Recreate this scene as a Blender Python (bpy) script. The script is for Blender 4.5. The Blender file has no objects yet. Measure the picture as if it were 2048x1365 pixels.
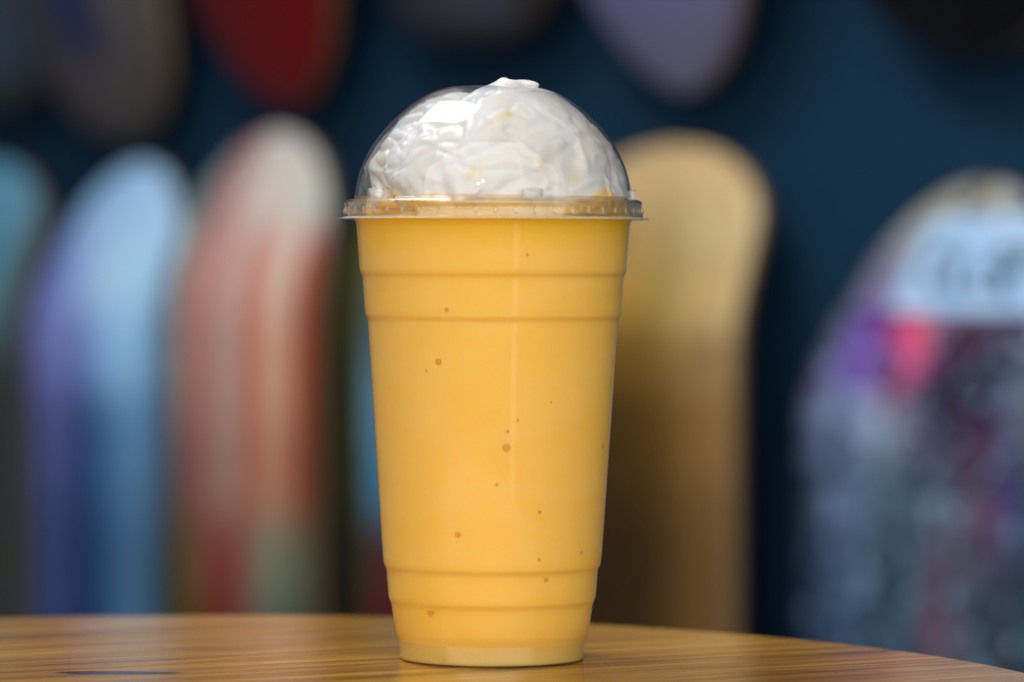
import bpy, bmesh, math, random
import numpy as np
from mathutils import Vector, Matrix
random.seed(7)
S = bpy.context.scene
C = S.collection
R = math.radians

# ------------------------------------------------------------------ camera
EYE = 0.141                  # eye height above the table top
FPX = 8000.0                 # focal length in photograph pixels (2048 wide)
cam_d = bpy.data.cameras.new("camera")
cam = bpy.data.objects.new("camera", cam_d); C.objects.link(cam)
cam_d.sensor_width = 36.0
cam_d.lens = FPX / 2048 * 36
cam_d.clip_start = 0.02; cam_d.clip_end = 60
cam.location = (0, 0, EYE)
PITCH = math.atan((682.5 - 508) / FPX)
cam.rotation_euler = (Matrix.Rotation(math.pi/2 - PITCH, 3, 'X') @ Matrix.Rotation(R(0.2), 3, 'Z')).to_euler()
cam_d.dof.use_dof = True
cam_d.dof.focus_distance = 1.372
cam_d.dof.aperture_fstop = 5.0
S.camera = cam

# ------------------------------------------------------------------ world, lamps, exposure
w = bpy.data.worlds.new("World"); S.world = w; w.use_nodes = True
bg = w.node_tree.nodes["Background"]
bg.inputs[0].default_value = (0.80, 0.86, 1.0, 1); bg.inputs[1].default_value = 0.15

CUP = Vector((-0.0066, 1.39, 0))
def area(name, pos, target, sx, sy, power, col):
    d = bpy.data.lights.new(name, 'AREA'); d.shape = 'RECTANGLE'; d.size = sx; d.size_y = sy
    d.energy = power; d.color = col
    o = bpy.data.objects.new(name, d); C.objects.link(o); o.location = pos
    o.rotation_euler = (Vector(target) - Vector(pos)).to_track_quat('-Z', 'Y').to_euler()
    return o
def bulb(name, pos, power, col, r):
    d = bpy.data.lights.new(name, 'POINT'); d.energy = power; d.color = col; d.shadow_soft_size = r
    o = bpy.data.objects.new(name, d); C.objects.link(o); o.location = pos
    return o
LID_C = CUP + Vector((0, 0, 0.17))
# roof window above the table, lying flat, to the left and a little behind the cup
sky_l = area("roof_window", LID_C + Vector((-0.58, 0.57, 1.30)), LID_C, 0.95, 0.40, 21, (0.95, 0.98, 1.0))
sky_l.rotation_euler = (0, 0, R(-60.6))
# wide front fill added behind the camera, elliptical to soften its reflection
fill_l = area("front_fill", LID_C + Vector((-0.05, -2.0, 1.10)), LID_C, 6.6, 3.3, 108, (1.0, 0.98, 0.95))
fill_l.data.shape = 'ELLIPSE'
# narrow glass door behind the camera
area("glass_door", LID_C + Vector((0.74, -2.1, -0.30)), LID_C, 0.20, 1.3, 0.65, (0.9, 0.95, 1.0))
# warm pendant bulbs behind the camera
for k, (dx, dy, dz, p) in enumerate([(-0.30, -1.95, 0.80, 4.0), (-0.42, -1.9, 0.70, 1.6), (0.22, -2.3, 0.52, 2.6), (0.55, -2.3, 0.52, 2.0)]):
    bulb("pendant_bulb", LID_C + Vector((dx, dy, dz)), p, (1.0, 0.80, 0.52), 0.028)

S.view_settings.view_transform = 'Standard'
S.view_settings.look = 'None'
S.view_settings.exposure = 0.0
S.view_settings.gamma = 1.0
S.cycles.use_denoising = True
S.cycles.max_bounces = 14
S.cycles.transparent_max_bounces = 24
S.cycles.transmission_bounces = 10
S.cycles.sample_clamp_indirect = 6

# ------------------------------------------------------------------ helpers
def tag(o, label=None, cat=None, group=None, kind=None):
    if label: o['label'] = label
    if cat: o['category'] = cat
    if group: o['group'] = group
    if kind: o['kind'] = kind
    return o
def mesh_obj(name, verts, faces, mat=None, parent=None, smooth=True):
    me = bpy.data.meshes.new(name)
    me.from_pydata([tuple(v) for v in verts], [], [tuple(f) for f in faces]); me.update()
    return link(name, me, mat, parent, smooth)
def link(name, me, mat=None, parent=None, smooth=True):
    if mat and not me.materials: me.materials.append(mat)
    if smooth: me.polygons.foreach_set('use_smooth', [True]*len(me.polygons))
    o = bpy.data.objects.new(name, me); C.objects.link(o)
    if parent: o.parent = parent
    return o
def empty(name, loc):
    o = bpy.data.objects.new(name, None); C.objects.link(o); o.location = loc; o.empty_display_size = 0.02
    return o
def lathe(prof, n=192, closed=False):
    """revolve (r,z) points about Z; closed joins last profile point to the first; r==0 makes a pole"""
    V = []; F = []; rows = []
    for r, z in prof:
        if r < 1e-7:
            rows.append([len(V)]); V.append((0, 0, z))
        else:
            rows.append(list(range(len(V), len(V)+n)))
            for i in range(n):
                a = 2*math.pi*i/n; V.append((r*math.cos(a), r*math.sin(a), z))
    m = len(rows)
    for j in range(m if closed else m-1):
        a = rows[j]; b = rows[(j+1) % m]
        for i in range(n):
            k = (i+1) % n
            if len(a) == 1: F.append((a[0], b[k], b[i]))
            elif len(b) == 1: F.append((a[i], a[k], b[0]))
            else: F.append((a[i], a[k], b[k], b[i]))
    return V, F
def smooth_prof(pts, step, it=2):
    """resample a polyline evenly and soften its corners a little"""
    P = [np.array(p, float) for p in pts]; out = []
    for a, b in zip(P[:-1], P[1:]):
        n = max(1, int(np.linalg.norm(b-a)/step))
        for i in range(n): out.append(a + (b-a)*i/n)
    out.append(P[-1]); out = np.array(out)
    for _ in range(it):
        q = out.copy(); q[1:-1] = (out[:-2] + 2*out[1:-1] + out[2:])/4; out = q
    return [tuple(p) for p in out]
def offset_prof(prof, d):
    """shift a profile inwards (to its left when walking upward on the outside)"""
    P = np.array(prof); T = np.gradient(P, axis=0); T /= np.linalg.norm(T, axis=1)[:, None] + 1e-12
    N = np.stack([-T[:, 1], T[:, 0]], 1)
    Q = P + N*d; Q[:, 0] = np.maximum(Q[:, 0], 0)
    return [tuple(q) for q in Q]

class NT:
    def __init__(s, name):
        s.m = bpy.data.materials.new(name); s.m.use_nodes = True; s.t = s.m.node_tree; s.t.nodes.clear()
        s.out = s.n('ShaderNodeOutputMaterial')
    def n(s, typ, **kw):
        nd = s.t.nodes.new(typ)
        for k, v in kw.items():
            if k.startswith('_'): setattr(nd, k[1:], v)
            else: s.set(nd, k, v)
        return nd
    def set(s, nd, k, v):
        i = nd.inputs[int(k[1:])] if k[0] == 'i' and k[1:].isdigit() else nd.inputs[k.replace('__', ' ')]
        if isinstance(v, bpy.types.NodeSocket): s.t.links.new(v, i)
        elif isinstance(v, bpy.types.Node): s.t.links.new(v.outputs[0], i)
        else:
            if isinstance(v, tuple) and len(v) == 3 and i.type == 'RGBA': v = (*v, 1)
            i.default_value = v
    def math(s, op, a, b=None, c=None, clamp=False):
        nd = s.n('ShaderNodeMath', _operation=op, _use_clamp=clamp)
        for k, v in enumerate((a, b, c)):
            if v is not None: s.set(nd, 'i%d' % k, v)
        return nd.outputs[0]
    def ramp(s, fac, stops, interp='LINEAR'):
        nd = s.n('ShaderNodeValToRGB', i0=fac); cr = nd.color_ramp; cr.interpolation = interp
        while len(cr.elements) < len(stops): cr.elements.new(0.5)
        for e, (p, c) in zip(cr.elements, stops): e.position = p; e.color = (*c, 1)
        return nd.outputs[0]
    def mix(s, fac, a, b):
        nd = s.n('ShaderNodeMix', _data_type='RGBA')
        s.set(nd, 'i0', fac); s.set(nd, 'i6', a); s.set(nd, 'i7', b)
        return nd.outputs[2]
    def rng(s, v, a, b, c=0.0, d=1.0, interp='SMOOTHSTEP'):
        nd = s.n('ShaderNodeMapRange', _interpolation_type=interp)
        for k, x in enumerate((v, a, b, c, d)): s.set(nd, 'i%d' % k, x)
        return nd.outputs[0]
    def noise(s, vec, scale, detail=3, rough=0.5, dist=0.0):
        return s.n('ShaderNodeTexNoise', Vector=vec, Scale=scale, Detail=detail, Roughness=rough, Distortion=dist)
    def obj(s): return s.n('ShaderNodeTexCoord').outputs['Object']
    def mapping(s, vec, scale=(1, 1, 1), rot=(0, 0, 0), loc=(0, 0, 0)):
        return s.n('ShaderNodeMapping', Vector=vec, Scale=scale, Rotation=rot, Location=loc).outputs[0]
    def bump(s, h, strength, dist):
        return s.n('ShaderNodeBump', Height=h, Strength=strength, Distance=dist).outputs[0]
    def done(s, sh):
        s.t.links.new(sh.outputs[0] if isinstance(sh, bpy.types.Node) else sh, s.out.inputs[0]); return s.m
    def pbr(s, **kw):
        return s.n('ShaderNodeBsdfPrincipled', **kw)

# ------------------------------------------------------------------ materials
def m_thin_plastic(name, rough=0.03, tint=(0.985, 0.99, 0.99), haze=0.0, graze=0.962, r0=0.038, hcol=(0.42, 0.39, 0.22)):
    t = NT(name)
    ge = t.n('ShaderNodeNewGeometry')
    dt = t.math('ABSOLUTE', t.n('ShaderNodeVectorMath', _operation='DOT_PRODUCT', i0=ge.outputs['Incoming'], i1=ge.outputs['Normal']).outputs['Value'])
    gz = t.math('SUBTRACT', 1.0, dt, clamp=True)
    fr = t.n('ShaderNodeMath', _operation='MULTIPLY_ADD', i0=t.math('POWER', gz, 5.0), i1=graze, i2=r0)   # Schlick, both sides alike
    tc = t.mix(t.math('POWER', gz, 4.0), tint, (0.86, 0.87, 0.88))
    tr = t.n('ShaderNodeBsdfTransparent', Color=tc)
    gl = t.n('ShaderNodeBsdfGlossy', Color=(1, 1, 1), Roughness=rough)
    s = t.n('ShaderNodeMixShader', i0=fr.outputs[0], i1=tr, i2=gl)
    if haze:
        df = t.n('ShaderNodeBsdfDiffuse', Color=hcol)
        s = t.n('ShaderNodeMixShader', i0=haze, i1=s, i2=df)
    return t.done(s)
def m_clear_plastic():
    t = NT('clear_rim_plastic')
    p = t.pbr(Base__Color=(0.99, 0.99, 0.99), Roughness=0.03, IOR=1.5)
    p.inputs['Transmission Weight'].default_value = 1.0
    ge = t.n('ShaderNodeNewGeometry')
    dt = t.math('ABSOLUTE', t.n('ShaderNodeVectorMath', _operation='DOT_PRODUCT', i0=ge.outputs['Incoming'], i1=ge.outputs['Normal']).outputs['Value'])
    fr = t.math('MULTIPLY_ADD', t.math('POWER', t.math('SUBTRACT', 1.0, dt, clamp=True), 5.0), 0.9, 0.045)
    tr = t.n('ShaderNodeBsdfTransparent', Color=(0.99, 0.99, 0.99))
    gl = t.n('ShaderNodeBsdfGlossy', Color=(1, 1, 1), Roughness=0.04)
    thin = t.n('ShaderNodeMixShader', i0=fr, i1=tr, i2=gl)
    return t.done(t.n('ShaderNodeMixShader', i0=0.38, i1=thin, i2=p))
def m_smoothie():
    t = NT('mango_smoothie'); o = t.obj()
    n1 = t.noise(t.mapping(o, (1, 1, 2.6)), 22, 4, 0.55, 0.6)
    n2 = t.noise(o, 760, 2, 0.6)
    z = t.n('ShaderNodeSeparateXYZ', Vector=o).outputs[2]
    base = t.mix(t.rng(n1.outputs[0], 0.35, 0.7), (0.93, 0.545, 0.088), (0.94, 0.575, 0.122))
    # richer juice at the top, under the lid
    zz = t.math('ADD', z, t.math('MULTIPLY', t.math('SUBTRACT', n1.outputs[0], 0.5), 0.022))
    base = t.mix(t.rng(zz, 0.140, 0.154), base, (0.88, 0.50, 0.012))
    # pale foam flecks
    base = t.mix(t.math('MULTIPLY', t.rng(n2.outputs[0], 0.66, 0.76), 0.35), base, (0.95, 0.66, 0.25))
    p = t.pbr(Base__Color=base, Roughness=0.45, Normal=t.bump(n1.outputs[0], 0.08, 0.002))
    p.inputs['Specular IOR Level'].default_value = 0.15
    p.inputs['Subsurface Weight'].default_value = 0.55
    p.inputs['Subsurface Radius'].default_value = (1.0, 0.45, 0.12)
    p.inputs['Subsurface Scale'].default_value = 0.009
    return t.done(p)
def m_bubble():
    t = NT('bubble_pit'); o = t.obj()
    p = t.pbr(Base__Color=t.mix(t.noise(o, 600).outputs[0], (0.66, 0.25, 0.014), (0.76, 0.33, 0.022)), Roughness=0.4)
    return t.done(p)
def m_cream():
    t = NT('whipped_cream'); o = t.obj()
    n1 = t.noise(t.mapping(o, (1, 1, 0.8)), 60, 4, 0.6, 1.2)
    n2 = t.noise(o, 26, 3, 0.5, 0.8)
    nf = t.noise(o, 520, 4, 0.65)
    sep = t.n('ShaderNodeSeparateXYZ', Vector=o)
    col = t.mix(t.rng(n2.outputs[0], 0.4, 0.65), (0.70, 0.69, 0.685), (0.70, 0.66, 0.60))
    # streaks of smoothie smeared into the cream
    n3 = t.noise(o, 95, 3, 0.6, 0.3)
    sm = t.math('MULTIPLY', t.rng(n3.outputs[0], 0.52, 0.72), t.rng(n2.outputs[0], 0.45, 0.65))
    col = t.mix(t.math('MULTIPLY', sm, 1.0), col, (0.80, 0.54, 0.18))
    # smoothie pooled at the foot of the cream
    zz = t.math('ADD', sep.outputs[2], t.math('MULTIPLY', t.math('SUBTRACT', n2.outputs[0], 0.55), 0.028))
    col = t.mix(t.rng(zz, 0.0006, -0.0050), col, (0.88, 0.58, 0.15))
    h = t.math('ADD', t.math('MULTIPLY', nf.outputs[0], 0.5), n1.outputs[0])
    p = t.pbr(Base__Color=col, Roughness=0.38, Normal=t.bump(h, 0.10, 0.0012))
    p.inputs['Subsurface Weight'].default_value = 0.85
    p.inputs['Subsurface Radius'].default_value = (1.0, 0.8, 0.55)
    p.inputs['Subsurface Scale'].default_value = 0.004
    p.inputs['Specular IOR Level'].default_value = 0.35
    return t.done(p)
GR = R(29)      # direction of the table's wood grain
def m_wood():
    t = NT('varnished_pine')
    tc = t.n('ShaderNodeTexCoord').outputs['Object']
    v = t.mapping(tc, (1, 1, 1), (0, 0, -GR))       # x along the grain, y across
    rnd = t.n('ShaderNodeObjectInfo').outputs['Random']
    off = t.n('ShaderNodeCombineXYZ', X=t.math('MULTIPLY', rnd, 3.0), Y=t.math('MULTIPLY', rnd, 1.7), Z=rnd)
    v2 = t.n('ShaderNodeVectorMath', _operation='ADD', i0=v, i1=off).outputs[0]
    wob = t.noise(t.mapping(v2, (3, 14, 3)), 1.0, 3, 0.5)
    va = t.n('ShaderNodeVectorMath', _operation='ADD', i0=v2,
             i1=t.n('ShaderNodeCombineXYZ', Y=t.math('MULTIPLY', wob.outputs[0], 0.03)).outputs[0]).outputs[0]
    g1 = t.noise(t.mapping(va, (5, 150, 20)), 1.0, 4, 0.6)
    g2 = t.noise(t.mapping(va, (14, 620, 40)), 1.0, 3, 0.6)
    g3 = t.noise(t.mapping(v2, (6, 22, 6)), 1.0, 3, 0.5)
    col = t.ramp(g1.outputs[0], [(0.30, (0.09, 0.036, 0.006)), (0.43, (0.33, 0.15, 0.018)), (0.58, (0.46, 0.225, 0.028)), (0.74, (0.58, 0.32, 0.055))])
    col = t.mix(t.math('MULTIPLY', t.rng(g2.outputs[0], 0.48, 0.68), 0.42), col, (0.17, 0.065, 0.014))
    col = t.mix(t.math('MULTIPLY', t.rng(g3.outputs[0], 0.5, 0.75), 0.45), col, (0.30, 0.115, 0.03))
    # resin streaks and a split, lying along the grain
    def streak(cx, cy, lx, ly, colr, col, k=1.0, soft=0.5):
        a = t.mapping(tc, (1, 1, 1), (0, 0, 0), (-cx, -cy, 0))
        b = t.mapping(a, (1/lx, 1/ly, 0), (0, 0, -GR))
        nz = t.noise(t.mapping(tc, (1, 1, 0), (0, 0, 0)), 120, 3, 0.6)
        d = t.math('ADD', t.n('ShaderNodeVectorMath', _operation='LENGTH', i0=b).outputs['Value'], t.math('MULTIPLY', t.math('SUBTRACT', nz.outputs[0], 0.5), 0.7))
        return t.mix(t.math('MULTIPLY', t.rng(d, 1.0, 1.0 - soft), k), col, colr)
    col = streak(-0.1335, 1.339, 0.026, 0.0068, (0.018, 0.018, 0.016), col, 0.93, 0.3)
    col = streak(-0.108, 1.420, 0.030, 0.010, (0.20, 0.075, 0.025), col, 0.7, 0.9)
    col = streak(0.105, 1.352, 0.040, 0.0012, (0.07, 0.03, 0.012), col, 0.8, 0.8)
    col = streak(-0.118, 1.384, 0.004, 0.0018, (0.09, 0.03, 0.012), col, 0.9, 0.6)
    rough = t.rng(g2.outputs[0], 0.3, 0.7, 0.12, 0.22)
    p = t.pbr(Base__Color=col, Roughness=rough, Normal=t.bump(g2.outputs[0], 0.10, 0.0006))
    p.inputs['Specular IOR Level'].default_value = 0.15
    return t.done(p)
def m_wall():
    t = NT('navy_wall_paint'); o = t.obj()
    n = t.noise(o, 2.2, 4, 0.55); f = t.noise(o, 160, 3, 0.6)
    col = t.mix(t.rng(n.outputs[0], 0.35, 0.65), (0.0018, 0.022, 0.050), (0.0026, 0.028, 0.064))
    return t.done(t.pbr(Base__Color=col, Roughness=0.8, Specular__IOR__Level=0.2, Normal=t.bump(f.outputs[0], 0.15, 0.001)))
def m_ply():
    t = NT('maple_ply_edge'); o = t.obj()
    y = t.n('ShaderNodeSeparateXYZ', Vector=o).outputs[1]
    wv = t.math('SINE', t.math('MULTIPLY', y, 3600.0))
    return t.done(t.pbr(Base__Color=t.mix(t.rng(wv, -0.6, 0.6), (0.10, 0.055, 0.025), (0.22, 0.14, 0.07)), Roughness=0.55))
def m_graphic(name, half_w, tip, down, rows, blotch=None, warp=0.10, rough=0.32):
    """printed deck art: rows = [(distance from the tip in m, [(u, colour), ...]), ...]"""
    t = NT(name); o = t.obj()
    sp = t.n('ShaderNodeSeparateXYZ', Vector=o)
    nz = t.noise(t.mapping(o, (1, 1, 0.35)), 26, 3, 0.5)
    u = t.math('ADD', t.math('MULTIPLY_ADD', sp.outputs[0], 0.5/half_w, 0.5), t.math('MULTIPLY', t.math('SUBTRACT', nz.outputs[0], 0.5), warp))
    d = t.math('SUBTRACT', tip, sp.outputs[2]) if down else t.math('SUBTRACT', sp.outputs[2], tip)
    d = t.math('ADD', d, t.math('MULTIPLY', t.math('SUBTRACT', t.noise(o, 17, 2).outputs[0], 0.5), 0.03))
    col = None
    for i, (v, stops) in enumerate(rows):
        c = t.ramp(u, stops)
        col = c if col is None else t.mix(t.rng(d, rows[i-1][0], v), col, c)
    for b in (blotch or []):
        n = t.noise(o, b[0], 4, 0.65, 0.5)
        col = t.mix(t.math('MULTIPLY', t.rng(n.outputs[0], b[1], b[2]), b[4]), col, b[3])
    return t.done(t.pbr(Base__Color=col, Roughness=rough, Specular__IOR__Level=0.25))
def m_print(name, c1, c2, sc=60):
    t = NT(name); o = t.obj()
    return t.done(t.pbr(Base__Color=t.mix(t.rng(t.noise(o, sc, 3).outputs[0], 0.4, 0.62), c1, c2), Roughness=0.4))

# ------------------------------------------------------------------ wall behind
WD = Vector((0.643, -0.766, 0)).normalized()        # along the wall, to the right and nearer
WN = Vector((0.766, 0.643, 0)).normalized()         # into the wall
W0 = Vector((-0.347, 3.29, 0))                       # deck line
def wall_pt(t, into=0.0, z=0.0): return W0 + WD*t + WN*into + Vector((0, 0, z))
A = math.atan2(WD.y, WD.x)
GAP = 0.085
V = []
for x, z in ((-2.6, -1.0), (2.55, -1.0), (2.55, 1.7), (-2.6, 1.7)):
    for into in (0, 0.10): V.append((x, into, z))
F = [(0, 2, 4, 6), (1, 7, 5, 3), (0, 1, 3, 2), (2, 3, 5, 4), (4, 5, 7, 6), (6, 7, 1, 0)]
wall = mesh_obj('wall', V, F, m_wall(), smooth=False)
wall.location = wall_pt(0, GAP); wall.rotation_euler = (0, 0, A)
tag(wall, 'dark navy painted wall behind the decks', kind='structure')

# ------------------------------------------------------------------ skateboard decks
PLY = m_ply()
TH = 0.011
def deck_fn(width, L, e, kick_deg, kick_len, pw=0.5):
    hw = width/2
    def half(s):
        a = max(0.0, (abs(s) - (L/2 - e))/e)
        return hw*max(0.0, 1 - a**2.2)**pw
    def bend(s):
        x = abs(s) - (L/2 - kick_len)
        r = 0.05
        if x <= 0: return 0.0
        k = math.tan(R(kick_deg))
        return k*(x*x/(2*r)) if x < r else k*(x - r/2)
    def pt(xf, s, back=False, lift=0.0):
        """xf -1..1 over the half width, s along the length; front face unless back"""
        h = half(s); conc = 0.004*(xf*xf)
        return (xf*h, bend(s) + conc + (TH if back else 0) - lift, s)
    return half, bend, pt
def deck(name, t, width, L, end_v, down, mat, label, e=0.065, kick=18, kick_len=0.15, pw=0.5, lean=0.0, group='skateboard decks hung on the navy wall'):
    """down=True: the nose is the visible top end at photo row end_v; else the visible end is the bottom one"""
    half, bend, pt = deck_fn(width, L, e, kick, kick_len, pw)
    p = wall_pt(t)
    Yt = (p + WN*bend(L/2)).y
    zt = EYE + (500 - end_v)/FPX*Yt
    zc = zt - L/2 if down else zt + L/2
    NS, NX = 56, 14
    ss = [-L/2*math.cos(math.pi*i/NS) for i in range(NS+1)]
    V = []; F = []; mi = []
    for back in (False, True):
        for s in ss:
            for j in range(NX+1):
                V.append(pt(-1 + 2*j/NX, s, back))
    W_ = NX+1; off = (NS+1)*W_
    for i in range(NS):
        for j in range(NX):
            a = i*W_+j
            F.append((a, a+1, a+W_+1, a+W_)); mi.append(0)
            F.append((off+a, off+a+W_, off+a+W_+1, off+a+1)); mi.append(1)
        for j in (0, NX):
            a = i*W_+j; f = (a, a+W_, off+a+W_, off+a)
            F.append(f if j == 0 else f[::-1]); mi.append(1)
    o = mesh_obj(name, V, F, None)
    me = o.data; me.materials.append(mat); me.materials.append(PLY)
    me.polygons.foreach_set('material_index', mi)
    o.location = (p.x, p.y, zc); o.rotation_euler = (0, R(lean), A)
    tag(o, label, 'skateboard deck', group)
    # wooden hanger block joining deck and wall
    bm = bmesh.new(); bmesh.ops.create_cube(bm, size=1)
    bmesh.ops.scale(bm, vec=(0.03, GAP - TH, 0.04), verts=bm.verts)
    me2 = bpy.data.meshes.new('hanger'); bm.to_mesh(me2); bm.free()
    hgr = link('hanger', me2, PLY, o, smooth=False); hgr.location = (0, TH + (GAP - TH)/2, 0)
    return o, pt, L
hw = 0.1025
def tipz(L): return L/2
LB = 0.80
def G(name, rows, down, width=0.205, blotch=None, warp=0.10):
    return m_graphic(name, width/2, LB/2 if down else -LB/2, down, rows, blotch, warp)

deck('skateboard_deck', -0.225, 0.205, LB, 318, True, G('print_teal', [
    (0.0, [(0, (.10, .28, .40)), (1, (.12, .34, .50))]),
    (0.10, [(0, (.08, .25, .36)), (0.7, (.10, .30, .42)), (1, (.05, .12, .14))]),
    (0.2, [(0, (0.0100, 0.0360, 0.0500)), (1, (0.0088, 0.0240, 0.0300))])], True),
    'teal blue deck at the far left edge, cut off by the picture edge')
deck('skateboard_deck', 0.0, 0.205, LB, 322, True, G('print_sky_shaded', [
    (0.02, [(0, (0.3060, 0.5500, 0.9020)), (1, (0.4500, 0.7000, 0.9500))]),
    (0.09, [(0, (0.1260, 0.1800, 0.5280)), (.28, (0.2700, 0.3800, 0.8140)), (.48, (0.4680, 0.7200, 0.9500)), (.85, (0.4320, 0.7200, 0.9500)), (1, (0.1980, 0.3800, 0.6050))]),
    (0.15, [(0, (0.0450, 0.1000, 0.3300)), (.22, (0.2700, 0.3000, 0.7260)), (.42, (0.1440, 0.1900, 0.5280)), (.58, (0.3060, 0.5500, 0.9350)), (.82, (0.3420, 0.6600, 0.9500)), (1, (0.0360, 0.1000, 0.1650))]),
    (0.22, [(0, (0.0203, 0.0525, 0.1485)), (.22, (0.1215, 0.1425, 0.3795)), (.45, (0.0203, 0.0450, 0.1815)), (.62, (0.0675, 0.1950, 0.4125)), (.84, (0.1485, 0.3300, 0.5445)), (1, (0.0101, 0.0225, 0.0330))]),  # light falloff painted into the print: lower rows darkened
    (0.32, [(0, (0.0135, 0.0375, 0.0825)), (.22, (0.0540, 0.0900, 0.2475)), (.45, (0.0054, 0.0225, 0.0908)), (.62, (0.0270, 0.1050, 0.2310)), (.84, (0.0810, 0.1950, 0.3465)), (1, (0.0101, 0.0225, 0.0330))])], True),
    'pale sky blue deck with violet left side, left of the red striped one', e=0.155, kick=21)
deck('skateboard_deck', 0.198, 0.205, LB, 258, True, G('print_stripe_shaded', [
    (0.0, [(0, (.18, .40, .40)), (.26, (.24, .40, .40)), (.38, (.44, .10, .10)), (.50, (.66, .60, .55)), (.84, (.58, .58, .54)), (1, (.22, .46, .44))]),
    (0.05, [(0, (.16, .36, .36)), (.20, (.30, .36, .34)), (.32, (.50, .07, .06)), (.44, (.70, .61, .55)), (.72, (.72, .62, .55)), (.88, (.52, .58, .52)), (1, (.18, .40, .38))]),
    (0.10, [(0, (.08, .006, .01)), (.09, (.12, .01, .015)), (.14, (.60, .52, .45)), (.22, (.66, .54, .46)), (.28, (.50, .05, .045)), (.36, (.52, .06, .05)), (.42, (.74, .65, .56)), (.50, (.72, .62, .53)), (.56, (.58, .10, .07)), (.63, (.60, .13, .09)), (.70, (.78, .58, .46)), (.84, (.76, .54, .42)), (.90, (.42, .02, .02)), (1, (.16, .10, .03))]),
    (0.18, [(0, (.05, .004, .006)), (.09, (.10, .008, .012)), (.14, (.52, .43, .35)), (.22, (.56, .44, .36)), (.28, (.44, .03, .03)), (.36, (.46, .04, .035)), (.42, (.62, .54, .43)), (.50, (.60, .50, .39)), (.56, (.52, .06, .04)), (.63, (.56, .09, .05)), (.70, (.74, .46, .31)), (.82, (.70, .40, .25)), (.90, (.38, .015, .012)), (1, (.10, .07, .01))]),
    (0.27, [(0, (.03, .003, .005)), (.09, (.06, .005, .008)), (.14, (.24, .19, .16)), (.22, (.26, .18, .15)), (.28, (.32, .05, .05)), (.36, (.34, .06, .055)), (.42, (.42, .35, .26)), (.50, (.40, .31, .23)), (.56, (.40, .09, .06)), (.63, (.42, .11, .07)), (.70, (.54, .27, .16)), (.82, (.52, .23, .13)), (.90, (.28, .018, .014)), (1, (.06, .045, .008))]),  # stripes dimmed toward the bottom, shade put into the print colours
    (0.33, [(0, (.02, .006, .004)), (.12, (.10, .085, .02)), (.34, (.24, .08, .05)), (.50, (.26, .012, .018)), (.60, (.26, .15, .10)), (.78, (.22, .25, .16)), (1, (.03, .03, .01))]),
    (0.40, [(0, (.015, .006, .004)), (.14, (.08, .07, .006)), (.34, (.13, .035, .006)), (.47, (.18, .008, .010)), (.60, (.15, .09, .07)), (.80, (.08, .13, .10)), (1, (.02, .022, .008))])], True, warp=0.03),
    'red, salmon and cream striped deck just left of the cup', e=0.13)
deck('skateboard_deck', 0.44, 0.205, LB, 250, True, G('print_olive', [
    (0.08, [(0, (.10, .10, .012)), (.07, (.17, .16, .015)), (.14, (.07, .08, .03)), (.5, (.06, .10, .10)), (1, (.08, .14, .16))]),
    (0.14, [(0, (.08, .075, .01)), (.06, (.13, .12, .012)), (.12, (.05, .06, .03)), (.20, (.06, .14, .16)), (1, (.08, .2, .3))]),
    (0.20, [(0, (.07, .065, .01)), (.06, (.09, .085, .012)), (.11, (.04, .06, .05)), (.17, (.12, .30, .44)), (1, (.08, .2, .3))]),
    (0.26, [(0, (.06, .055, .008)), (.07, (.07, .065, .01)), (.13, (.03, .05, .04)), (.20, (.06, .26, .46)), (1, (.06, .2, .36))]),
    (0.32, [(0, (.03, .03, .006)), (.1, (.03, .028, .006)), (.18, (.06, .03, .02)), (.26, (.10, .02, .02)), (1, (.1, .02, .02))]),
    (0.38, [(0, (.02, .02, .005)), (.1, (.02, .015, .004)), (.2, (.10, .004, .006)), (1, (.1, .01, .01))])], True),
    'dark olive deck with teal print, mostly hidden behind the cup')
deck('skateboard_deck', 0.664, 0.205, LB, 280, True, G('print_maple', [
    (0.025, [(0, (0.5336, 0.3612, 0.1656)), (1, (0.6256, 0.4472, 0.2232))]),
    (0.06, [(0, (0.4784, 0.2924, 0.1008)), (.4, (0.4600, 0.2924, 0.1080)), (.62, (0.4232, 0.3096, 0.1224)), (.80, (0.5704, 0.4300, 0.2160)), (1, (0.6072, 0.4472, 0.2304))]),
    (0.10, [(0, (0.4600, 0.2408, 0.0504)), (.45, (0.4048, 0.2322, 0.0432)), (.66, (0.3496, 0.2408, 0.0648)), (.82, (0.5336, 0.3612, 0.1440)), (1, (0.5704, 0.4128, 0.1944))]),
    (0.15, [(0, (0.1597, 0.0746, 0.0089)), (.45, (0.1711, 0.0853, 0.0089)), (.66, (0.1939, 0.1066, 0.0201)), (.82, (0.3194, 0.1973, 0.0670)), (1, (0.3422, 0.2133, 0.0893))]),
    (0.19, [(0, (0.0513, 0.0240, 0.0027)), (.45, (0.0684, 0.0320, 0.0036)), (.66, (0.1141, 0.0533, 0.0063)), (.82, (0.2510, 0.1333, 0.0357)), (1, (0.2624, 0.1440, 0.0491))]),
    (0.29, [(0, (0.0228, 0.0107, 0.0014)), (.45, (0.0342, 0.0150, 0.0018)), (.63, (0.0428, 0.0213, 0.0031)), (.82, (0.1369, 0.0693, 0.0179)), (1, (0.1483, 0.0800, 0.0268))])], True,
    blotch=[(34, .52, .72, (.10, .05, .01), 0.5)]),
    'natural maple deck with dark brown centre, just right of the cup')
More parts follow.
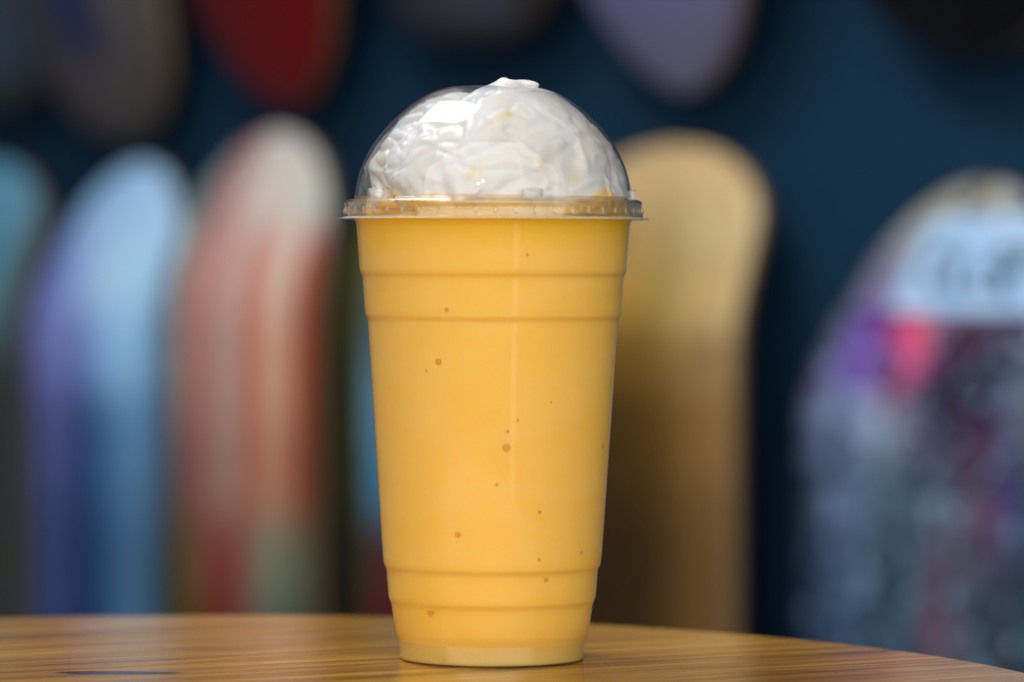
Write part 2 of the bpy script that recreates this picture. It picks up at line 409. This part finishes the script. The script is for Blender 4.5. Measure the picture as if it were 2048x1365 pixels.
D5, pt5, L5 = deck('skateboard_deck', 0.936, 0.205, LB, 350, True, m_graphic('print_collage', 0.1025, LB/2, True, [
    (0.02, [(0, (.34, .34, .24)), (.5, (.44, .40, .30)), (1, (.44, .42, .30))]),
    (0.06, [(0, (.20, .24, .22)), (.15, (.22, .20, .30)), (1, (.22, .26, .36))]),
    (0.098, [(0, (.14, .16, .17)), (.18, (.13, .05, .40)), (.30, (.35, .05, .25)), (.42, (.80, .08, .17)), (.54, (.25, .10, .20)), (.66, (.04, .01, .03)), (.84, (.05, .015, .04)), (1, (.02, .05, .12))]),
    (0.125, [(0, (.10, .07, .12)), (.22, (.12, .04, .36)), (.33, (.30, .10, .36)), (.43, (.55, .08, .20)), (.55, (.10, .04, .12)), (.65, (.03, .008, .03)), (.82, (.04, .012, .05)), (.93, (.08, .11, .18)), (1, (.01, .02, .03))]),
    (0.155, [(0, (.06, .07, .12)), (.22, (.26, .34, .56)), (.40, (.28, .36, .48)), (.52, (.16, .12, .22)), (.65, (.03, .01, .04)), (.82, (.05, .012, .05)), (.92, (.10, .12, .20)), (1, (.006, .012, .016))]),
    (0.20, [(0, (.02, .04, .07)), (.20, (.14, .20, .36)), (.42, (.06, .11, .15)), (.66, (.07, .09, .14)), (.80, (.20, .09, .15)), (.92, (.06, .06, .22)), (1, (.004, .008, .012))]),
    (0.28, [(0, (.01, .02, .05)), (.22, (.04, .08, .16)), (.40, (.04, .08, .12)), (.52, (.05, .09, .14)), (.64, (.15, .07, .10)), (.76, (.05, .09, .13)), (.88, (.03, .04, .055)), (1, (.004, .008, .012))])],
    blotch=[(42, .48, .58, (.008, .02, .035), 0.75), (66, .55, .62, (.27, .40, .58), 0.7)], warp=0.2),
    'deck at the right edge with a pale blue label and busy print', e=0.16, kick=25, kick_len=0.17)
deck('skateboard_deck', 1.135, 0.205, LB, 640, True, m_graphic('print_slate', 0.105, LB/2, True, [
    (0.0, [(0, (.05, .12, .16)), (1, (.05, .14, .18))]), (0.2, [(0, (.03, .08, .11)), (1, (.05, .12, .18))])],
    blotch=[(40, .5, .65, (.12, .22, .30), 0.6)]),
    'dark slate blue deck cut off at the lower right picture edge', e=0.10, kick=4)
# upper row, tails pointing down
deck('skateboard_deck', -0.215, 0.205, LB, 215, False, G('print_greyblue', [
    (0.0, [(0, (0.0250, 0.0300, 0.0400)), (1, (0.0250, 0.0300, 0.0400))]), (0.06, [(0, (0.0500, 0.0800, 0.1200)), (1, (0.0350, 0.0500, 0.0700))])], False),
    'grey blue deck in the top left corner of the wall')
deck('skateboard_deck', -0.02, 0.205, LB, 275, False, G('print_taupe', [
    (0.0, [(0, (0.0504, 0.0420, 0.0420)), (1, (0.0546, 0.0462, 0.0420))]),
    (0.05, [(0, (0.0420, 0.0378, 0.0378)), (.35, (0.0672, 0.0546, 0.0630)), (.6, (0.0840, 0.0672, 0.0630)), (1, (0.0630, 0.0546, 0.0504))]),
    (0.09, [(0, (0.0462, 0.0462, 0.0504)), (.26, (0.0420, 0.0420, 0.0588)), (.42, (0.0126, 0.0168, 0.0924)), (.56, (0.0420, 0.0378, 0.0672)), (.72, (0.1008, 0.0882, 0.0840)), (1, (0.0630, 0.0630, 0.0588))]),
    (0.12, [(0, (0.0462, 0.0462, 0.0504)), (.24, (0.0336, 0.0336, 0.0546)), (.40, (0.0063, 0.0168, 0.1176)), (.52, (0.0336, 0.0336, 0.0630)), (.70, (0.0966, 0.0924, 0.0840)), (1, (0.0630, 0.0630, 0.0588))])], False),
    'taupe deck with a dark blue stripe, hung above the sky blue one', e=0.12)
deck('skateboard_deck', 0.212, 0.205, LB, 212, False, G('print_red', [
    (0.0, [(0, (0.0950, 0.0054, 0.0072)), (1, (0.0950, 0.0036, 0.0036))]),
    (0.05, [(0, (0.0691, 0.0054, 0.0108)), (.35, (0.1296, 0.0018, 0.0022)), (.8, (0.1469, 0.0011, 0.0007)), (1, (0.0864, 0.0018, 0.0027))])], False),
    'dark red deck hung above the red striped one', e=0.16, pw=0.62)
deck('skateboard_deck', 0.44, 0.205, LB, 85, False, G('print_black_grey', [
    (0.0, [(0, (0.0080, 0.0080, 0.0120)), (1, (0.0080, 0.0080, 0.0120))]),
    (0.03, [(0, (0.0080, 0.0080, 0.0120)), (.4, (0.0400, 0.0400, 0.0560)), (.7, (0.0480, 0.0480, 0.0680)), (1, (0.0080, 0.0080, 0.0120))])], False),
    'near black deck with a grey mark, above the cup lid')
deck('skateboard_deck', 0.675, 0.205, LB, 180, False, G('print_lavender', [
    (0.0, [(0, (0.1250, 0.1235, 0.1870)), (1, (0.1250, 0.1170, 0.1700))]), (0.07, [(0, (0.1250, 0.1235, 0.2550)), (1, (0.1375, 0.1300, 0.2295))])], False),
    'lavender grey deck hung above the maple one', e=0.18, pw=0.6)
deck('skateboard_deck', 0.95, 0.215, LB, 105, False, G('print_black', [
    (0.0, [(0, (0.0032, 0.0032, 0.0048)), (1, (0.0024, 0.0024, 0.0040))]), (0.1, [(0, (0.0024, 0.0024, 0.0040)), (1, (0.0024, 0.0024, 0.0040))])], False),
    'plain black deck in the top right corner of the wall', e=0.12)

# pale label with dark lettering on the right-hand deck, printed film following its curve
def decal(name, parent, pt, polys, mat, lift, L):
    """polys: lists of (xf, metres from the tip) rows -> strips"""
    V = []; F = []
    for rows in polys:
        b = len(V)
        n = len(rows[0])
        for back in (0, 1):
            for row in rows:
                for xf, d in row: V.append(pt(xf, L/2 - d, False, lift - back*lift*0.8))
        m = len(rows)*n
        for i in range(len(rows)-1):
            for j in range(n-1):
                a = b + i*n + j
                F.append((a, a+n, a+n+1, a+1)); F.append((m+a, m+a+1, m+a+n+1, m+a+n))
    return mesh_obj(name, V, F, mat, parent)
def rect(x0, x1, d0, d1, nx=12, nd=6, skew=0.0):
    return [[(x0 + (x1-x0)*j/nx + skew*i/nd, d0 + (d1-d0)*i/nd) for j in range(nx+1)] for i in range(nd+1)]
lab = decal('label_panel', D5, pt5, [rect(-0.50, 1.0, 0.023, 0.086, 16, 10)], m_print('label_film', (.42, .60, .84), (.34, .54, .80), 40), 0.0006, L5)
lab['label'] = 'pale blue label with dark lettering'
INK = m_print('label_ink', (.03, .09, .14), (.05, .13, .20), 90)
def arc(cx, cd, rx, rd, a0, a1, wdt, n=12):
    inn = [(cx + (rx-wdt)*math.cos(R(a0+(a1-a0)*i/n)), cd - (rd-wdt*0.085)*math.sin(R(a0+(a1-a0)*i/n))) for i in range(n+1)]
    out = [(cx + rx*math.cos(R(a0+(a1-a0)*i/n)), cd - rd*math.sin(R(a0+(a1-a0)*i/n))) for i in range(n+1)]
    return [out, inn]
LT = lambda polys: [[[(x, 0.043 + (d_ - 0.034)*1.36) for x, d_ in row] for row in p] for p in polys]
for polys in ([arc(-0.12, .044, .17, .0115, 60, 300, .07)], [rect(0.02, 0.10, .036, .054, 2, 4)], [rect(0.02, 0.20, .0505, .0565, 3, 2)],
              [arc(0.36, .049, .10, .008, 100, 320, .05)], [arc(0.56, .042, .13, .0095, 0, 359, .08)], [rect(0.46, 0.66, .051, .0575, 3, 2)],
              [arc(0.80, .041, .10, .0095, -60, 200, .07)]):
    decal('letter', lab, pt5, LT(polys), INK, 0.0012, L5)

# ------------------------------------------------------------------ table
TC = Vector((-0.105, 1.262)); TR = 0.292; TT = 0.030
WOOD = m_wood()
table = empty('round_table', (TC.x, TC.y, -TT))
tag(table, 'round varnished pine table top under the smoothie cup', 'table')
g = Vector((math.cos(GR), math.sin(GR))); gn = Vector((-g.y, g.x))
q_ref = gn.dot(Vector((-0.115, 1.364)))             # a joint seen in the photo
pw_ = 0.107
qc = gn.dot(TC); k0 = math.floor((qc - TR - q_ref)/pw_); k1 = math.ceil((qc + TR - q_ref)/pw_)
for k in range(k0, k1):
    a = max(q_ref + k*pw_ + 0.00012, qc - TR + 1e-4) - qc; b = min(q_ref + (k+1)*pw_ - 0.00012, qc + TR - 1e-4) - qc
    if b - a < 0.004: continue
    pts = []
    n = 28
    for i in range(n+1):
        q = a + (b-a)*i/n; pts.append((math.sqrt(max(0, TR*TR - q*q)), q))
    for i in range(n+1):
        q = b + (a-b)*i/n; pts.append((-math.sqrt(max(0, TR*TR - q*q)), q))
    bm = bmesh.new(); vs = []
    for l, q in pts:
        p = TC + g*l + gn*(qc*0 + q)
        v = (p.x, p.y, 0)
        if vs and (vs[-1].co - Vector(v)).length < 1e-5: continue
        vs.append(bm.verts.new(v))
    if (vs[0].co - vs[-1].co).length < 1e-5: bm.verts.remove(vs.pop())
    f = bm.faces.new(vs)
    if f.normal.z < 0: bmesh.ops.reverse_faces(bm, faces=[f])
    bm.normal_update()
    r = bmesh.ops.extrude_face_region(bm, geom=[f])
    down = [e for e in r['geom'] if isinstance(e, bmesh.types.BMVert)]
    # extruded copy is the new cap: move the original down instead
    bmesh.ops.translate(bm, vec=(0, 0, 0), verts=down)
    for v in vs: v.co.z = -TT
    bmesh.ops.recalc_face_normals(bm, faces=bm.faces)
    top_e = [e for e in bm.edges if all(abs(v.co.z) < 1e-6 for v in e.verts)]
    bmesh.ops.bevel(bm, geom=top_e, offset=0.0005, segments=2, affect='EDGES', profile=0.5)
    me = bpy.data.meshes.new('plank'); bm.to_mesh(me); bm.free()
    o = link('plank', me, WOOD, table, smooth=False)
    o.matrix_parent_inverse = Matrix.Translation(-table.location)

# ------------------------------------------------------------------ cup
PX = 1/5750.0
def zy(y): return (1312 - y)*PX
def prof(pts): return [(r*PX, zy(y)) for r, y in pts]
THIN = m_thin_plastic('clear_cup_plastic', 0.06, graze=0.45)
DOME = m_thin_plastic('clear_dome_plastic', 0.012, haze=0.018, r0=0.027, hcol=(0.8, 0.8, 0.85))
RIM = m_clear_plastic()
SMO = m_smoothie()
cup = empty('plastic_cup', CUP)
tag(cup, 'clear ribbed plastic cup standing on the wooden table', 'cup')
body_pts = [(187, 1272), (190, 1264), (193, 1256), (196.5, 1238), (201.5, 1204), (202.5, 1198), (206.5, 1191), (208, 1182),
            (211.5, 1138), (212.5, 1130), (217, 1122), (218.5, 1112), (221.5, 1072), (249.5, 644), (250, 634), (255, 624), (256.2, 614),
            (260.5, 554), (261, 547), (265.5, 539), (267, 530), (273, 446)]
outer = smooth_prof(body_pts, 2.2, 3)
foot = smooth_prof([(180, 1312.0), (183.5, 1311), (185.2, 1306), (186, 1290), (187, 1272)], 2.0, 1)
neck = smooth_prof([(273, 446), (274.5, 438), (278, 431), (280, 424), (281.5, 408), (284, 404)], 2.2, 2)
whole = prof(foot[:-1] + outer[:-1] + neck)
inner = offset_prof(whole, 2.4*PX)
# wall: outside up, rolled lip, inside down, then the raised punt underneath
lip = [(r*PX, zy(y)) for r, y in [(288, 403.5), (290.5, 401), (289.5, 398.5), (285, 398), (281.5, 400)]]
inside = [p for p in inner if p[1] > zy(1303)][::-1]
cap_in = [(178*PX, zy(1303)), (120*PX, zy(1300)), (0, zy(1299))]
under = [(0, zy(1302.0)), (120*PX, zy(1303)), (172*PX, zy(1306)), (176*PX, zy(1311.5))]
kf = len(foot) - 1
V, F = lathe(whole[kf:] + lip + inside + cap_in, 200)
mesh_obj('cup_wall', V, F, THIN, cup)
V, F = lathe(under + whole[:kf+1], 200)
mesh_obj('foot_ring', V, F, m_thin_plastic('clear_foot_plastic', 0.03, haze=0.17, r0=0.10), cup)

# ------------------------------------------------------------------ smoothie
sm = empty('smoothie', CUP + Vector((0, 0, zy(1300))))
tag(sm, 'thick yellow orange mango smoothie filling the clear cup', 'smoothie')
skin = offset_prof(whole, 0.6*PX)
skin = [p for p in skin if zy(1308.5) < p[1] < zy(427)]
fill = [(0, zy(1300.5)), (120*PX, zy(1301.5)), (172*PX, zy(1305)), (181*PX, zy(1309))] + skin + [(271*PX, zy(424.5)), (255*PX, zy(423)), (150*PX, zy(420)), (0, zy(418))]
V, F = lathe(fill, 200)
# uneven top surface
V = [(x, y, z + (0 if z < zy(426) else 0.0016*math.sin(3.1*math.atan2(y, x) + 1.0)*min(1, math.hypot(x, y)/0.04)*(1 if math.hypot(x, y) < 0.046 else 0.5))) for x, y, z in V]
o = mesh_obj('smoothie_body', V, F, SMO, sm); o.location = (0, 0, -zy(1300))
BUB = m_bubble()
def radius_at(z):
    for (r0, z0), (r1, z1) in zip(whole[:-1], whole[1:]):
        if z0 <= z <= z1: return r0 + (r1-r0)*(z-z0)/(z1-z0+1e-12)
    return whole[-1][0]
def bubble_mesh():
    bm = bmesh.new(); bmesh.ops.create_icosphere(bm, subdivisions=2, radius=1.0)
    me = bpy.data.meshes.new('bubble'); bm.to_mesh(me); bm.free(); me.materials.append(BUB)
    me.polygons.foreach_set('use_smooth', [True]*len(me.polygons)); return me
BM = bubble_mesh()
bl = [(881, 716, 6.5), (1014, 887, 7), (920, 1062, 5.5), (867, 1218, 7), (897, 612, 4.2), (1092, 1152, 4.2), (995, 962, 3), (1079, 1017, 3.2),
      (1016, 855, 3), (857, 735, 2.2), (1053, 502, 2.8), (1101, 797, 2), (1162, 1098, 3), (1078, 1112, 3), (1036, 833, 2.2), (1205, 885, 5)]
for x, y, rr in bl:
    yv = y
    # the front of the cup is nearer than the axis: correct the height for perspective
    z = zy(y) - 0
    rd = radius_at(z); sx = max(-0.98, min(0.98, (x - 986)*PX/rd))
    dep = math.sqrt(1 - sx*sx)*rd
    z = EYE + (500 - y)/FPX*(CUP.y - dep)
    rd = radius_at(z) - 0.5*PX
    b = bpy.data.objects.new('bubble', BM); C.objects.link(b); b.parent = sm
    ang = math.asin(sx)
    b.location = (rd*math.sin(ang), -rd*math.cos(ang), z - zy(1300))
    b.rotation_euler = (0, 0, ang); b.scale = (rr*1.12*PX, 0.4*PX, rr*PX*1.2)

# ------------------------------------------------------------------ dome lid
lid = empty('dome_lid', CUP + Vector((0, 0, zy(432))))
tag(lid, 'clear domed plastic lid over the whipped cream', 'lid')
dome_px = [(276.5, 389), (275.5, 384), (273.5, 368), (269.5, 348), (263, 327), (252, 303), (240, 282), (225, 262), (208, 242.5), (191, 226.5), (173, 211),
           (160, 201), (143, 190), (126, 180.5), (105, 173.2), (92, 170), (84, 168.6)]
dome_o = smooth_prof(dome_px, 3.0, 4)
dome_in = offset_prof(dome_o, 2.0)   # px space: y axis points down, so this offset is outward/inward by sign below
def dome_prof(inset):
    P = [(r*PX, zy(y)) for r, y in dome_o]
    return P if inset == 0 else offset_prof(P, inset*PX)
Po = dome_prof(0); Pi = dome_prof(2.0)
V, F = lathe(Po + [(82*PX, zy(169.3))] + Pi[::-1], 220, closed=True)
o = mesh_obj('dome', V, F, DOME, lid); o.location = (0, 0, -zy(432))
# rim bead, skirt and flange: one bent sheet of clear plastic
sheet = smooth_prof([(275.5, 388.5), (277.5, 391.5), (281, 393.5), (287, 393.2), (293, 395), (297, 399.5), (297, 404), (294.5, 408), (294.2, 411), (296.5, 420), (298.8, 428)], 1.0, 3)
So = [(r*PX, zy(y)) for r, y in sheet]
Si = offset_prof(So, -2.0*PX)      # the sheet is walked downward here
V, F = lathe(So + Si[::-1], 220, closed=True)
o = mesh_obj('rim', V, F, RIM, lid); o.location = (0, 0, -zy(432))
bm = bmesh.new(); bm.from_mesh(o.data); bmesh.ops.recalc_face_normals(bm, faces=bm.faces); bm.to_mesh(o.data); bm.free()
FLG = m_thin_plastic('flange_plastic', 0.08, haze=0.24, hcol=(0.75, 0.74, 0.72))
V, F = lathe([(r*PX, zy(y)) for r, y in [(298.5, 427.9), (300.5, 429.6), (305, 430.2), (310.5, 430.8), (311.2, 432.0), (310, 432.8), (303, 432.4), (298.5, 431.2), (296.6, 429)]], 220, closed=True)
o = mesh_obj('flange', V, F, FLG, lid); o.location = (0, 0, -zy(432))
# grip ribs on the skirt
bm = bmesh.new(); bmesh.ops.create_uvsphere(bm, u_segments=8, v_segments=6, radius=1)
bmesh.ops.scale(bm, vec=(3.4*PX, 3.6*PX, 9*PX), verts=bm.verts)
RB = bpy.data.meshes.new('rib'); bm.to_mesh(RB); bm.free(); RB.materials.append(RIM)
RB.polygons.foreach_set('use_smooth', [True]*len(RB.polygons))
for k in range(48):
    a = R(7.5*k + 1.2)
    b = bpy.data.objects.new('rib', RB); C.objects.link(b); b.parent = lid
    rr = 296.4*PX
    b.location = (rr*math.sin(a), -rr*math.cos(a), zy(416) - zy(432)); b.rotation_euler = (R(-7), 0, a)
# stacking lugs around the foot of the dome
def lug_mesh():
    wd, ht, dp = 20*PX, 19*PX, 8*PX
    n = 14; pro = []
    for i in range(n+1):
        a = math.pi*i/n
        # rounded-square arch outline
        cx = -math.copysign(abs(math.cos(a))**0.35, math.cos(a))*wd; cz = abs(math.sin(a))**0.35*ht
        pro.append((cx, cz))
    V = []; F = []
    for y, s in ((-dp, 1.0), (dp*0.9, 1.0), (dp*0.9, 0.93), (-dp*0.85, 0.93)):
        for x, z in pro: V.append((x*s, y, z*s))
    m = n+1
    for k in range(3):
        for i in range(n): F.append((k*m+i, k*m+i+1, (k+1)*m+i+1, (k+1)*m+i))
    # front pane
    c = len(V); V.append((0, -dp, 0)); c2 = len(V); V.append((0, -dp*0.85, 0))
    for i in range(n): F.append((c, i+1, i)); F.append((c2, 3*m+i, 3*m+i+1))
    me = bpy.data.meshes.new('lug'); me.from_pydata(V, [], F); me.update(); me.materials.append(FLG)
    bm = bmesh.new(); bm.from_mesh(me); bmesh.ops.recalc_face_normals(bm, faces=bm.faces); bm.to_mesh(me); bm.free()
    me.polygons.foreach_set('use_smooth', [True]*len(me.polygons)); return me
LM = lug_mesh()
for d in (-56, 16, 88, 160, -128):
    a = R(d); b = bpy.data.objects.new('lug', LM); C.objects.link(b); b.parent = lid
    rr = 276*PX; b.location = (rr*math.sin(a), -rr*math.cos(a), zy(392.5) - zy(432)); b.rotation_euler = (0, 0, a)

# ------------------------------------------------------------------ whipped cream (sculpted as a distance field)
rng = np.random.default_rng(11)
perm = rng.permutation(256); perm = np.concatenate([perm, perm])
grd = rng.normal(size=(256, 3)).astype(np.float32); grd /= np.linalg.norm(grd, axis=1)[:, None]
def perlin(x, y, z):
    xi = np.floor(x).astype(np.int32); yi = np.floor(y).astype(np.int32); zi = np.floor(z).astype(np.int32)
    xf, yf, zf = x-xi, y-yi, z-zi
    u, v, w_ = [f*f*f*(f*(f*6-15)+10) for f in (xf, yf, zf)]
    def g_(dx, dy, dz):
        h = perm[perm[perm[(xi+dx) & 255] + ((yi+dy) & 255)] + ((zi+dz) & 255)]
        G_ = grd[h]; return G_[..., 0]*(xf-dx) + G_[..., 1]*(yf-dy) + G_[..., 2]*(zf-dz)
    l = lambda a, b, t: a + (b-a)*t
    return l(l(l(g_(0,0,0), g_(1,0,0), u), l(g_(0,1,0), g_(1,1,0), u), v), l(l(g_(0,0,1), g_(1,0,1), u), l(g_(0,1,1), g_(1,1,1), u), v), w_)*1.5
ST = 3.0   # grid step, photo pixels
ax = np.arange(-285, 286, ST, dtype=np.float32); az = np.arange(-45, 250, ST, dtype=np.float32)
X, Y, Z = np.meshgrid(ax, ax, az, indexing='ij')
def ell(c, r, rot=0.0):
    x, y, z = X-c[0], Y-c[1], Z-c[2]
    if rot:
        ca, sa = math.cos(R(rot)), math.sin(R(rot)); x, z = x*ca + z*sa, -x*sa + z*ca
    k = np.sqrt((x/r[0])**2 + (y/r[1])**2 + (z/r[2])**2)
    return (k - 1)*min(r)*0.5 + (k-1)*np.float32(sum(r)/3)*0.5
def smin(a, b, k):
    h = np.clip(0.5 + 0.5*(b-a)/k, 0, 1); return b + (a-b)*h - k*h*(1-h)
# displacement: warped folds
wx = perlin(X/95, Y/95, Z/95)*40; wz = perlin(X/95+31, Y/95+7, Z/95+3)*40
f1 = perlin((X+wx)/70, (Y+wz)/70, (Z+wz)/52)
f2 = 1 - np.abs(perlin((X+wz)/48+9, Y/48+4, (Z+wx)/34+2))*2
f3 = perlin(X/16+3, Y/16+8, Z/16+1); f4 = 1 - np.abs(perlin((X+wx*.6)/26+19, (Y+wz*.5)/26, Z/22+5))*2
# front-right mass that presses against the dome
d = ell((62, -42, 30), (232, 236, 196))
d = smin(d, ell((-60, -120, 40), (152, 150, 128)), 22)
d = smin(d, ell((40, -20, 170), (88, 90, 66)), 18)
d = d + f1*9 + np.clip(f2, 0, 1)**3*5 + np.clip(f4, 0, 1)**2*2.5 + f3*1.6
# fold hanging from the straw hole
fold = ell((36, -72, 182), (40, 62, 52), 14); fold = smin(fold, ell((72, -60, 190), (34, 50, 34)), 8) - f2*2.5
d = smin(d, fold, 5)
# shaggy mass behind at the left
rear = ell((-112, 62, 50), (138, 138, 132)); rear = smin(rear, ell((-176, 40, -20), (86, 100, 66)), 20)
rear = smin(rear, ell((-78, 60, 128), (122, 104, 86)), 16)
rear = rear + f1*12 + np.clip(f2, 0, 1)**2*8 + f3*2.5 + np.clip(f4, 0, 1)**2*3
d = smin(d, rear, 6)
# the dome's inside
yy = np.array([389 - q[1] for q in dome_o][::1]); rrp = np.array([q[0] for q in dome_o])
Rd = np.interp(az, yy, rrp - 3.2).astype(np.float32); Rd[az < 0] = 273.0; Rd[az > 219] = 78
RHO = np.sqrt(X*X + Y*Y)
b1 = perlin((X+wx)/105+5, (Y+wz)/105+2, (Z+wx)/80+8); b2 = 1 - np.abs(perlin((X+wx*1.4)/82+2, (Y+wz)/82+6, (Z+wz*1.3)/54+1))*2
msk = np.clip(perlin(X/85+40, Y/85+12, Z/85+30)*2.2 + 0.25, 0, 1)
carve = np.clip(b1*1.5 + 0.2, 0, 1)*8 + np.clip(b2, 0, 1)**2*4.5 + msk*np.clip(f4, 0, 1)**2*3.6 + np.clip(1 - f2, 0, 1)*3.2*(1-msk) + np.clip(f3 + 0.2, 0, 1)*1.0*msk
carve *= np.clip((222 - Z)/60, 0, 1)
clip = (RHO - Rd[None, None, :])*0.75 + carve
top = Z - 218.0 + 0.0*X
clip = np.maximum(clip, np.where(RHO > 78, top, -50))
d = np.maximum(d, clip)
# what has squeezed out of the hole
out = ell((19, -34, 223), (17, 18, 15), 20); out = smin(out, ell((62, -22, 226), (30, 26, 8.5), -4), 1.5)
out = smin(out, ell((45, 0, 212), (34, 34, 12)), 3) - f3*1.5
d = smin(d, out, 3)
d = np.maximum(d, -(Z + 38))
import openvdb
gridv = openvdb.FloatGrid(background=20.0); gridv.copyFromArray(np.ascontiguousarray(np.clip(d, -20, 20).astype(np.float32)))
gridv.gridClass = openvdb.GridClass.LEVEL_SET
pts_, quads_ = gridv.convertToQuads(isovalue=0.0)
pts_ = pts_*ST + np.array([ax[0], ax[0], az[0]])
me = bpy.data.meshes.new('whipped_cream')
me.from_pydata((pts_*PX).tolist(), [], quads_[:, ::-1].tolist()); me.update()
bm = bmesh.new(); bm.from_mesh(me)
for _ in range(5): bmesh.ops.smooth_vert(bm, verts=bm.verts, factor=0.5, use_axis_x=True, use_axis_y=True, use_axis_z=True)
bmesh.ops.recalc_face_normals(bm, faces=bm.faces); bm.to_mesh(me); bm.free()
o = link('whipped_cream', me, m_cream())
o.location = CUP + Vector((0, 0, zy(389)))
tag(o, 'mound of white whipped cream with yellow streaks under the dome', 'whipped cream')
print('cream faces', len(me.polygons))
